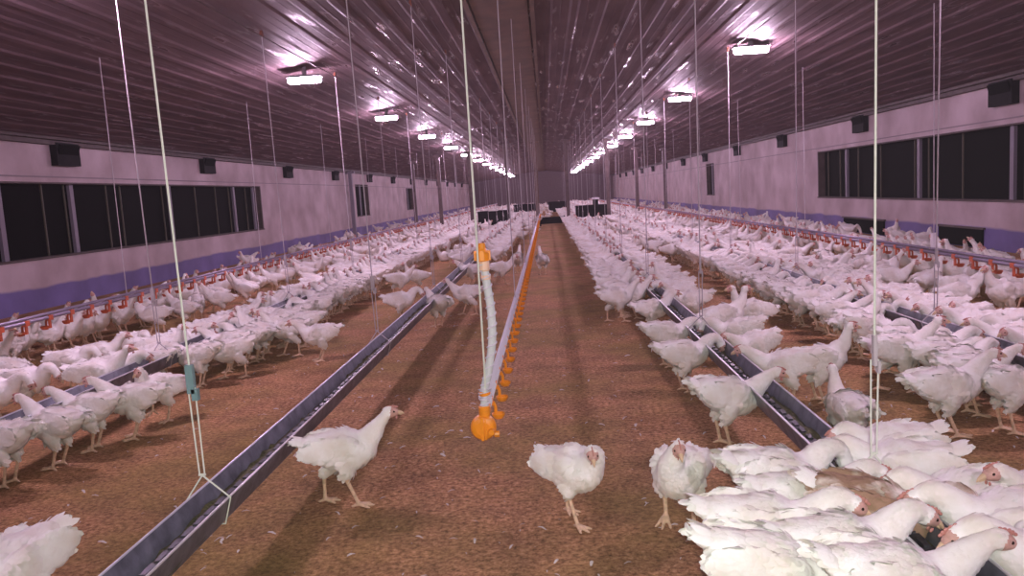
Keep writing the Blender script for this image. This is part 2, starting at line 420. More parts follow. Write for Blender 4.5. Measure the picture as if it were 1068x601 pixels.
# regulator at the near end of the middle line: orange disc housing, collar, clear spiral standpipe, orange cap
rg = empty('pressure_regulator', (-.315, 3.30, .33), 'orange disc regulator with clear spiral standpipe at the near end of middle drinker', 'water regulator')
mb = MB(); mb.lathe([(.0,.034), (.030,.034), (.046,.028), (.054,.014), (.055,.0), (.054,-.014), (.04,-.024), (0,-.024)], (0,0,0), 'Y', 32)
mb.box((-.002, -.034, 0), (.012, .012, .098)); mb.box((.012, -.034, 0), (.006, .010, .09))
mb.build('disc_housing', ORANGE, rg, False)
mb = MB(); mb.lathe([(0,.05), (.012,.05), (.015,.04), (.015,.0), (0,0)], (.036, 0, -.012), 'Y', 12); mb.lathe([(.005,-.01), (.014,-.006), (.014,.014), (0,.016)], (.052, -.01, -.03), 'X', 10); mb.build('adjusting_knob', ORANGE, rg)
mb = MB(); mb.lathe([(.021,.045), (.024,.05), (.024,.088), (.019,.092)], (.008,0,0), 'Z', 16); mb.box((.015, .04, .068), (.03, .06, .028)); mb.build('inlet_collar', ORANGE, rg)
pts = [(.010,0,.088), (.012,0,.13), (.016,0,.17), (.034,0,.235), (.054,0,.33), (.062,0,.41), (.062,0,.50), (.055,0,.58), (.047,0,.66), (.042,0,.70)]
def cr(pts, n):
    out = []; P = [Vector(p) for p in pts]
    for i in range(len(P)-1):
        p0, p1, p2, p3 = P[max(0,i-1)], P[i], P[i+1], P[min(len(P)-1,i+2)]
        for k in range(n):
            t = k/n; out.append(.5*((2*p1)+(p2-p0)*t+(2*p0-5*p1+4*p2-p3)*t*t+(3*p1-p0-3*p2+p3)*t**3))
    out.append(P[-1]); return out
hp = cr(pts, 8)
mb = MB(); mb.tube(hp, .0175, 14); mb.build('standpipe_hose', HOSE, rg, True)
hel = []
for i in range(520):
    u = i/519*(len(hp)-1); a = int(min(u, len(hp)-2)); c = hp[a].lerp(hp[a+1], u-a); th = u*1.62
    hel.append(c + Vector((math.cos(th)*.0185, math.sin(th)*.0185, 0)))
mb = MB(); mb.tube(hel, .0035, 6); mb.build('hose_spiral', PIPE, rg, True)
mb = MB(); mb.lathe([(.019,.66), (.022,.665), (.022,.70), (.018,.705)], (.046,0,0), 'Z', 14); mb.lathe([(.019,.625), (.021,.628), (.021,.64), (.019,.643)], (.05,0,0), 'Z', 14); mb.build('hose_clamp', mat('orange_clear_band', (.9,.62,.45), .3), rg)
mb = MB(); mb.lathe([(.021,.70), (.029,.705), (.029,.735), (.023,.742), (.016,.755), (.014,.775), (0,.778)], (.041,0,0), 'Z', 16)
for a in range(4):
    mb.box((.041+.026*math.cos(a*PI/2), .026*math.sin(a*PI/2), .725), (.016,.016,.04), Euler((0,0,a*PI/2)).to_matrix())
mb.build('vent_cap', ORANGE, rg)
mb = MB()
for q in range(4):
    zz = .125 + q*.012
    mb.tube([(.015+.027*math.cos(a*PI/7+q), .027*math.sin(a*PI/7+q)+.005, zz+.006*math.sin(a*PI/7+q*2)) for a in range(15)], .0028, 6)
mb.build('wire_binding', RIM, rg, True)
mb = MB(); mb.lathe([(.020,.135),(.024,.138),(.024,.150),(.020,.153)], (.0145,0,0), 'Z', 14); mb.build('lower_collar', ORANGE, rg)

def cord(pts, r, m_, label):
    x, y, z = pts[0]
    mb = MB(); mb.tube([(a-x, b-y, c-z) for a, b, c in pts], r, 6)
    return tag(mb.build('hanging_cord', m_, loc=(x, y, z)), label, 'hanging cord', 'cords that hold the drinker lines')
cord([(-.296, 3.285, .47), (-.293, 3.27, .60), (-.290, 3.262, 1.05), (-.292, 3.28, ceil_z(-.3)-.02)], .0042, CORD, 'bright pale cord running past the orange cap of the spiral standpipe')
k = 1; y = 6.62
while y < 36:
    cord([(-.30, y, .435), (-.30, y, ceil_z(-.3)-.05)], .0045, CORD2, 'thin cord holding the middle drinker line, %s behind the standpipe' % ordinal(k)); y += 3.3; k += 1
for side, xx, ys in (('left', -4.5, 8.32), ('right', 3.92, 8.38)):
    k = 1; y = ys - 4.1
    while y < 52:
        if y > 5:
            cord([(xx, y, .49), (xx, y, ceil_z(xx)-.01)], .0048, CORD2, 'thin cord holding the %s wall drinker line, %s from the camera' % (side, ordinal(k))); k += 1
        y += 4.1
tag((lambda m_: (m_.tube([(0,0,0), (0,0,.04), (0,0,.05), (0,0,.15)], [.028,.028,.03,.03], 12), m_.build('white_float_tube', HOUSING, loc=(3.92, 8.38, .50)))[1])(MB()), 'short white tube standing on the right wall drinker line', 'tube')
# ------------------------------------------------------------------ posts, hoppers and the low fence far down the house
for px_, py_, lab, m_ in ((-5.2, 32., 'dark steel post beside the left drinker line', POST), (-4.05, 31., 'dark steel post between left drinker and outer left trough', POST),
                      (-3.0, 32.5, 'dark post at the outer left feed trough', POST), (-1.5, 32.2, 'dark post behind the left feed hopper', POST), (-.36, 33., 'brown post at the end of the middle aisle', RIDGE),
                      (.84, 31.4, 'dark post beside the right feed hopper on its aisle side', POST), (2.26, 29.6, 'dark post between the two right feed troughs', POST),
                      (3.75, 33.5, 'dark post at the right drinker line', POST), (4.8, 32.8, 'dark post between right drinker line and wall', POST), (-7.42, 30.8, 'grey post against the left wall before the second window', MULL)):
    e = empty('support_post', (px_, py_, 0), lab, 'post', 'steel posts across the house')
    h = ceil_z(px_) - .06; w = .13 if m_ is not RIDGE else .15
    mb = MB(); mb.box((0,0,h/2), (w, w, h)); mb.build('shaft', m_, e)
    mb = MB(); mb.box((0,0,.02), (w+.12, w+.12, .04)); mb.build('base_plate', m_, e)
    mb = MB(); mb.box((0,0,h-.06), (w+.2, w+.04, .08)); mb.build('top_bracket', m_, e)
for xx, yy, lab in ((-1.95, 30., 'low dark feed hopper between the two left troughs, with a hen on it'), (1.66, 30., 'low dark feed hopper with white-topped motor between the two right troughs'),
                    (XT['IL']+.1, 43., 'far dark feed hopper on the inner left trough'), (XT['IR']-.3, 46., 'far dark feed hopper on the inner right trough')):
    e = empty('feed_hopper', (xx, yy, 0), lab, 'feed hopper', 'chain feeder hoppers')
    mb = MB(); W_, D_ = .58, .5
    ring = lambda w, d, z: [(w*sx, d*sy, z) for sx, sy in ((-1,-.8),(-.8,-1),(.8,-1),(1,-.8),(1,.8),(.8,1),(-.8,1),(-1,.8))]
    mb.loft([ring(.46,.42,.14), ring(W_,D_,.30), ring(W_,D_,.67), ring(W_+.02,D_+.02,.67), ring(W_+.02,D_+.02,.71), ring(W_-.02,D_-.02,.71), ring(W_-.03,D_-.03,.60)]); mb.build('hopper_body', DARK, e)
    for sx in (-1, 1):
        for sy in (-1, 1):
            mb = MB(); mb.tube([(sx*.50, sy*.42, .45), (sx*.52, sy*.44, .0)], .02, 8); mb.build('leg', DARK, e)
    if 'motor' in lab:
        mb = MB(); mb.tube([(.14,-.3,.66), (.14,-.3,.92)], .10, 14); mb.build('drive_motor', DARK, e)
        mb = MB(); mb.lathe([(.0,.915),(.15,.915),(.16,.95),(.12,.985),(0,.99)], (.14,-.3,0), 'Z', 14); mb.build('motor_cover', HOUSING, e)
e = empty('aisle_barrier', (.2, 31., 0), 'low dark barrier board across the far end of the middle aisle', 'barrier')
mb = MB(); mb.box((0,0,.2), (1.0,.04,.26)); mb.build('board', DARK, e)
for s in (-1, 1):
    mb = MB(); mb.box((s*.46,0,.18), (.05,.07,.36)); mb.build('stake', DARK, e)

# ------------------------------------------------------------------ hens
def rotmat(d, up=(0,0,1)):
    x = Vector(d).normalized(); y = Vector(up).cross(x).normalized(); z = x.cross(y)
    return Matrix((x, y, z)).transposed()

TORSO = [(-.205,.056,.012,.007), (-.165,.047,.030,.021), (-.120,.032,.056,.048), (-.065,.010,.080,.074), (-.01,0,.089,.087), (.05,0,.084,.087), (.092,.016,.066,.070), (.120,.040,.050,.051)]
POSES = {
 # z = height of the trunk, pitch of the trunk, neck points (x,y,z,r) from the trunk centre, head centre, head direction, legs
 'walk':  dict(z=0.252, pitch=2,  neck=[(.142,0,.070,.039),(.168,0,.102,.0275),(.192,0,.129,.0215)], head=(.214,0,.146), dir=(1,0,-.12), legs='stride'),
 'alert': dict(z=0.252, pitch=12, neck=[(.134,0,.088,.038),(.148,0,.128,.028),(.158,0,.165,.0215)], head=(.176,0,.186), dir=(1,0,-.15), legs='stand'),
 'level': dict(z=0.246, pitch=-2, neck=[(.148,0,.062,.039),(.180,0,.090,.029),(.205,0,.108,.0225)], head=(.229,0,.112), dir=(1,0,-.35), legs='stand'),
 'peck':  dict(z=0.246, pitch=-3, neck=[(.148,0,.062,.040),(.180,0,.080,.032),(.208,0,.078,.0265),(.228,0,.060,.023)], head=(.239,0,.032), dir=(.42,0,-1), legs='stand'),
 'deep':  dict(z=0.240, pitch=-6, neck=[(.148,0,.056,.041),(.182,0,.064,.033),(.210,0,.050,.027),(.230,0,.026,.0235)], head=(.242,0,.000), dir=(.6,0,-1), legs='stride'),
 'front': dict(z=.236, pitch=6,  neck=[(.138,-.010,.082,.038),(.152,-.030,.098,.031)], head=(.162,-.048,.106), dir=(.75,-.55,-.55), legs='stride'),
 'tuck':  dict(z=.240, pitch=10, neck=[(.122,.012,.088,.040),(.130,.026,.118,.032)], head=(.146,.036,.136), dir=(.8,.35,-.45), legs='lift'),
 'drink': dict(z=.242, pitch=14, neck=[(.138,0,.090,.038),(.160,0,.130,.028),(.184,0,.166,.022)], head=(.202,0,.188), dir=(.8,0,.7), legs='stand'),
 'sit':   dict(z=.105, pitch=4,  neck=[(.136,0,.080,.038),(.146,0,.118,.028),(.154,0,.150,.022)], head=(.172,0,.168), dir=(1,0,-.2), legs='none'),
 'rim':   dict(z=.246, pitch=-2, neck=[(.148,0,.058,.040),(.178,0,.079,.032),(.203,0,.080,.0265)], head=(.226,0,.066), dir=(.8,0,-.6), legs='stand'),
 'low':   dict(z=.225, pitch=-12, neck=[(.165,0,.045,.036),(.205,.01,.020,.029),(.232,.014,-.030,.024)], head=(.250,.016,-.085), dir=(.5,0,-1), legs='stride'),
}
LEGS = {
 'stand':  [((-.005,.046),(-.040,.125),(-.012,.018),0), ((.0,-.046),(-.030,.125),(.004,.018),0)],
 'stride': [((-.025,.046),(-.095,.128),(-.098,.020),0), ((.015,-.046),(.012,.132),(.055,.018),0)],
 'lift':   [((.0,.046),(-.028,.125),(-.004,.018),0), ((.02,-.046),(.045,.160),(.050,.085),1)],
 'none':   [],
}
def resample(rings, n):
    """Catmull-Rom over (x,y,z,w,h)"""
    P = [np.array(r, float) for r in rings]; out = []
    for i in range(len(P)-1):
        p0, p1, p2, p3 = P[max(0,i-1)], P[i], P[i+1], P[min(len(P)-1,i+2)]
        for k in range(n):
            t = k/n; out.append(.5*((2*p1)+(p2-p0)*t+(2*p0-5*p1+4*p2-p3)*t*t+(3*p1-p0-3*p2+p3)*t**3))
    out.append(P[-1]); return out

def voxel(mb, size, smooth):
    me = mb.mesh('tmp', [FEATHER]); o = bpy.data.objects.new('tmp', me); C.objects.link(o)
    bm = bmesh.new(); bm.from_mesh(me); bmesh.ops.recalc_face_normals(bm, faces=bm.faces); bm.to_mesh(me); bm.free()
    r = o.modifiers.new('r', 'REMESH'); r.mode = 'VOXEL'; r.voxel_size = size
    s = o.modifiers.new('s', 'SMOOTH'); s.factor = .5; s.iterations = smooth
    dg = bpy.context.evaluated_depsgraph_get(); dg.update()
    out = bpy.data.meshes.new_from_object(o.evaluated_get(dg))
    bpy.data.objects.remove(o); return out
def decimate(me, ratio):
    o = bpy.data.objects.new('tmp', me); C.objects.link(o)
    d = o.modifiers.new('d', 'DECIMATE'); d.ratio = ratio
    dg = bpy.context.evaluated_depsgraph_get(); dg.update()
    out = bpy.data.meshes.new_from_object(o.evaluated_get(dg))
    bpy.data.objects.remove(o); return out

def feather(mb, c, d, nrm, L_, w, curl=.15, mi=0):
    d = d.normalized(); s = nrm.cross(d)
    if s.length < 1e-4: return
    s.normalize(); nrm = d.cross(s)
    if nrm.length < 1e-4: return
    P = lambda u, v, k: c + d*(L_*u) + s*(w*v) + nrm*(k*L_)
    mb.add([P(0,-.25,0), P(0,.25,0), P(.45,-.5,curl*.3), P(.45,0,curl*.3+.05), P(.45,.5,curl*.3), P(.82,-.38,curl*.2), P(.82,0,curl*.2+.03), P(.82,.38,curl*.2), P(1,0,0)],
           [(0,3,2), (0,1,3), (1,4,3), (2,3,6,5), (3,4,7,6), (5,6,8), (6,7,8)], mi)

def make_hen(pose, seed):
    p = POSES[pose]; rnd = random.Random(seed)
    cz = p['z']; pit = math.radians(p['pitch']); cp, sp = math.cos(pit), math.sin(pit)
    def tr(x, z): return (x*cp - z*sp, x*sp + z*cp + cz)
    rings = []
    for x, z, w, h in TORSO:
        X, Z = tr(x, z); rings.append((X, 0, Z, w, h))
    for x, y, z, r in p['neck']: rings.append((x, y, z+cz, r, r*1.08))
    hc = Vector(p['head']) + Vector((0,0,cz)); hd = Vector(p['dir']).normalized()
    rings.append((*(hc - hd*.008), .021, .022))
    rs = resample(rings, 4)
    mb = MB()
    mb.tube([r[:3] for r in rs], [(max(.006, r[3]), max(.006, r[4])) for r in rs], 20, side=(0,1,0))
    HR = rotmat(hd)
    mb.ell(hc, (.033,.024,.0265), HR); mb.ell(hc + hd*.022, (.019,.017,.0185), HR)
    # folded wings lie on the flanks
    for s in (-1, 1):
        X, Z = tr(-.035, .018)
        R = Euler((0, -pit + math.radians(4), s*math.radians(-7))).to_matrix()
        mb.ell((X, s*.071, Z), (.125,.021,.058), R)
        X, Z = tr(.03, .02); mb.ell((X, s*.066, Z), (.058,.026,.052), R)
    shanks = []
    for i, (hip, hock, foot, lifted) in enumerate(LEGS[p['legs']]):
        s = 1 if i == 0 else -1
        hx, hz = tr(hip[0], -.035); Hp = Vector((hx, hip[1], hz)); K = Vector((hock[0], s*.047, hock[1])); A = Vector((foot[0], s*.044, foot[1]))
        mid = Hp.lerp(K, .55) + Vector((.012,0,0))
        mb.tube([Hp + Vector((0,0,.02)), Hp, mid, K.lerp(mid,.25), K], [.032,.045,.033,.020,.0118], 12)
        mb.tube([K + Vector((0,0,.004)), K.lerp(A,.15), K.lerp(A,.5), A.lerp(K,.1), A - Vector((0,0,.004))], [.0115,.0098,.0088,.0088,.0098], 10)
        shanks.append((K.lerp(A, .06), A))
        drop = -.010 if not lifted else -.024
        for a, L_ in ((0,.060),(.55,.050),(-.55,.050),(PI-.2,.026)):
            d = Vector((math.cos(a), math.sin(a), 0)); 
            e1 = A + d*L_*.5 + Vector((0,0,drop*.55)); e2 = A + d*L_ + Vector((0,0,drop if not lifted else drop*1.3)); e3 = e2 + d*.010 + Vector((0,0,-.002))
            mb.tube([A, e1, e2, e3], [.0092,.0076,.0064,.0035], 8); shanks.append((A, e3))
    if p['legs'] == 'none':
        mb.ell((.0, 0, .045), (.13,.085,.045))
    body = voxel(mb, .0048, 3)
    nv = len(body.vertices); co = np.empty(nv*3); body.vertices.foreach_get('co', co); co = co.reshape(-1,3)
    np_ = len(body.polygons); ctr = np.empty(np_*3); body.polygons.foreach_get('center', ctr); ctr = ctr.reshape(-1,3)
    nor = np.empty(np_*3); body.polygons.foreach_get('normal', nor); nor = nor.reshape(-1,3)
    ar = np.empty(np_); body.polygons.foreach_get('area', ar)
    mi = np.zeros(np_, dtype=np.int32); legm = np.zeros(np_, bool)
    for a, b in shanks:
        a, b = np.array(a), np.array(b); ab = b-a; t = np.clip(((ctr-a)@ab)/(ab@ab), 0, 1)
        d = np.linalg.norm(ctr - a - t[:,None]*ab, axis=1); legm |= d < .0155
    mi[legm] = 1
    hh = np.array(hc + hd*.016); fd = np.linalg.norm(ctr-hh, axis=1)
    lat = np.abs((ctr-np.array(hc))@np.array(HR.col[1])); 
    face = (fd < .027) & (((ctr-np.array(hc))@np.array(hd)) > -.004); mi[face] = 2
    body.materials.clear()
    for m_ in (FEATHER, LEGSKIN, FACE): body.materials.append(m_)
    body.polygons.foreach_set('material_index', mi); body.polygons.foreach_set('use_smooth', [True]*np_)
    # plumage: overlapping feathers that follow the body
    spine = np.array([r[:3] for r in rs]); tan = np.gradient(spine, axis=0); tan /= np.linalg.norm(tan, axis=1)[:,None]
    ok = np.where(~legm & ~face & (np.linalg.norm(ctr-np.array(hc), axis=1) > .020))[0]
    w = ar[ok]/ar[ok].sum(); rng = np.random.default_rng(seed)
    pl = MB()
    neck_i = len(TORSO)*4 - 6
    for q in rng.choice(ok, 1700, p=w):
        c, nm = Vector(ctr[q]), Vector(nor[q]); k = int(np.argmin(((spine-ctr[q])**2).sum(1)))
        d = -Vector(tan[k]); lowz = ctr[q][2] - (cz - .11)
        if k > neck_i: Lf = rng.uniform(.016,.026)
        elif k < 7: Lf = rng.uniform(.022,.040)
        else: Lf = rng.uniform(.026,.044)
        if lowz < 0 : d = d + Vector((0,0,-1.2)); Lf *= .8
        else: d = d + Vector((0,0,-.35))
        d = d + Vector(rng.normal(0,.16,3)); d = d - nm*d.dot(nm)
        if d.length < .05: continue
        d.normalize(); d = d + nm*rng.uniform(.05,.17)
        feather(pl, c - nm*.002, d, nm, Lf, Lf*rng.uniform(.42,.6))
    for s in (-1, 1):                                              # long flight feathers on the folded wing
        for k in range(11):
            u = k/10; X, Z = tr(.055-.11*u, .045-.070*(1-u)*1.0+.0*u); 
            d = Vector((-1, -s*(.05+.10*u), .05+.16*(1-u))); d = Vector((d.x*cp-d.z*sp, d.y, d.x*sp+d.z*cp))
            feather(pl, Vector((X, s*(.090-.012*u), Z)), d, Vector((0, s, .12)), .09+.02*math.sin(k*2.1), .030, .05)
    pme = pl.mesh('plumage', [FEATHER], True)
    tl = MB()
    for k in range(13):
        a = (k-6)/6; X, Z = tr(-.160, .052)
        d = Vector((-1, a*.34 + rnd.uniform(-.05,.05), .16 + .25*(1-abs(a)) + rnd.uniform(-.07,.07))); d = Vector((d.x*cp-d.z*sp, d.y, d.x*sp+d.z*cp))
        feather(tl, Vector((X+.03, a*.026, Z-.006*abs(a))), d, Vector((-.2, a*1.1, .9)), .082+rnd.uniform(-.022,.012), .026, .12)
    tme = tl.mesh('tail_feathers', [FEATHER], True)
    HM = HR
    def hp(x, y, z): return hc + HM @ Vector((x, y, z))*1.16
    cb = MB()
    for k, (x, h) in enumerate(((-.008,.004),(.001,.006),(.010,.0075),(.018,.0065),(.025,.0045))):
        cb.ell(hp(x, 0, .0195+h*.25), (.006,.003,h), HM, u=8, w=6)
    cme = cb.mesh('comb', [COMB], True)
    wt = MB()
    for s in (-1, 1): wt.ell(hp(.026, s*.006, -.020), (.0045,.0025,.007), HM, u=8, w=6)
    wme = wt.mesh('wattles', [COMB], True)
    bk = MB(); bk.tube([hp(.026,0,.001), hp(.036,0,.0015), hp(.047,0,-.001), hp(.055,0,-.006)], [(.010,.0095),(.0085,.008),(.005,.005),(.0012,.0012)], 10, side=HM @ Vector((0,1,0)))
    bk.tube([hp(.028,0,-.005), hp(.040,0,-.0065), hp(.048,0,-.008)], [(.007,.005),(.005,.0035),(.001,.001)], 8, side=HM @ Vector((0,1,0)))
    bme = bk.mesh('beak', [BEAK], True)
    eyes = []
    for s in (-1, 1):
        eb = MB(); eb.ell(hp(.016, s*.0155, .005), (.0045,.003,.0045), HM, u=8, w=6); eyes.append(eb.mesh('eye', [EYE], True))
    return dict(body=body, plumage=pme, tail=tme, comb=cme, wattles=wme, beak=bme, eyes=eyes)

def join(meshes, name):
    """several meshes as one mesh datablock"""
    mats = []; V = []; Fv = []; MI = []; off = 0
    for me in meshes:
        mp = []
        for m_ in me.materials:
            if m_ not in mats: mats.append(m_)
            mp.append(mats.index(m_))
        for v in me.vertices: V.append(v.co[:])
        for f in me.polygons: Fv.append([i+off for i in f.vertices]); MI.append(mp[f.material_index])
        off += len(me.vertices)
    me = bpy.data.meshes.new(name); me.from_pydata(V, [], Fv)
    for m_ in mats: me.materials.append(m_)
    me.polygons.foreach_set('material_index', MI); me.polygons.foreach_set('use_smooth', [True]*len(MI)); me.update()
    return me

KIT, MID, LOW = {}, {}, {}
for i, pz in enumerate(POSES):
    KIT[pz] = make_hen(pz, 40+i)
    k_ = KIT[pz]
    MID[pz] = join([decimate(k_['body'], .35), k_['plumage'], k_['tail'], k_['comb'], k_['wattles'], k_['beak'], *k_['eyes']], 'white_hen')
    LOW[pz] = join([decimate(k_['body'], .045), decimate(k_['tail'], .9), decimate(k_['comb'], .5)], 'white_hen')
DIRTYKIT = {}

def rot_off(pose, x, y, th, s):
    return Matrix.Translation((x, y, 0)) @ Matrix.Rotation(th, 4, 'Z') @ Matrix.Scale(s, 4)
HENS = []           # (x, y) of every hen already standing, to keep new ones apart
def near_hen(pose, x, y, deg, label, s=1., dirty=False):
    k_ = KIT[pose]
    if dirty:
        def dm(me):
            me = me.copy()
            for q in range(len(me.materials)):
                if me.materials[q] is FEATHER or me.materials[q].name == 'white_feathers': me.materials[q] = DIRTY
            return me
        k_ = dict(k_, body=dm(k_['body']), plumage=dm(k_['plumage']))
    o = bpy.data.objects.new('white_hen', k_['body']); C.objects.link(o)
    o.location = (x, y, 0); o.rotation_euler = (0, math.radians(6*math.sin(x*37+y*91)) if pose in ('peck','deep','level') else 0, math.radians(deg)); o.scale = (s, s, s)
    tag(o, label, 'chicken', 'white hens')
    for nm, me in (('plumage', k_['plumage']), ('tail_feathers', k_['tail']), ('comb', k_['comb']), ('wattles', k_['wattles']), ('beak', k_['beak']), ('eye', k_['eyes'][0]), ('eye', k_['eyes'][1])):
        c = bpy.data.objects.new(nm, me); C.objects.link(c); c.parent = o
    HENS.append((x, y)); return o
def mid_hen(pose, x, y, deg, label, s=1., z=0, group='white hens'):
    o = bpy.data.objects.new('white_hen', MID[pose]); C.objects.link(o)
    o.location = (x, y, z); o.rotation_euler.z = math.radians(deg); o.scale = (s, s, s)
    tag(o, label, 'chicken', group); HENS.append((x, y)); return o; return o
def free(x, y, d):
    return all((x-a)**2 + (y-b)**2 > d*d for a, b in HENS)

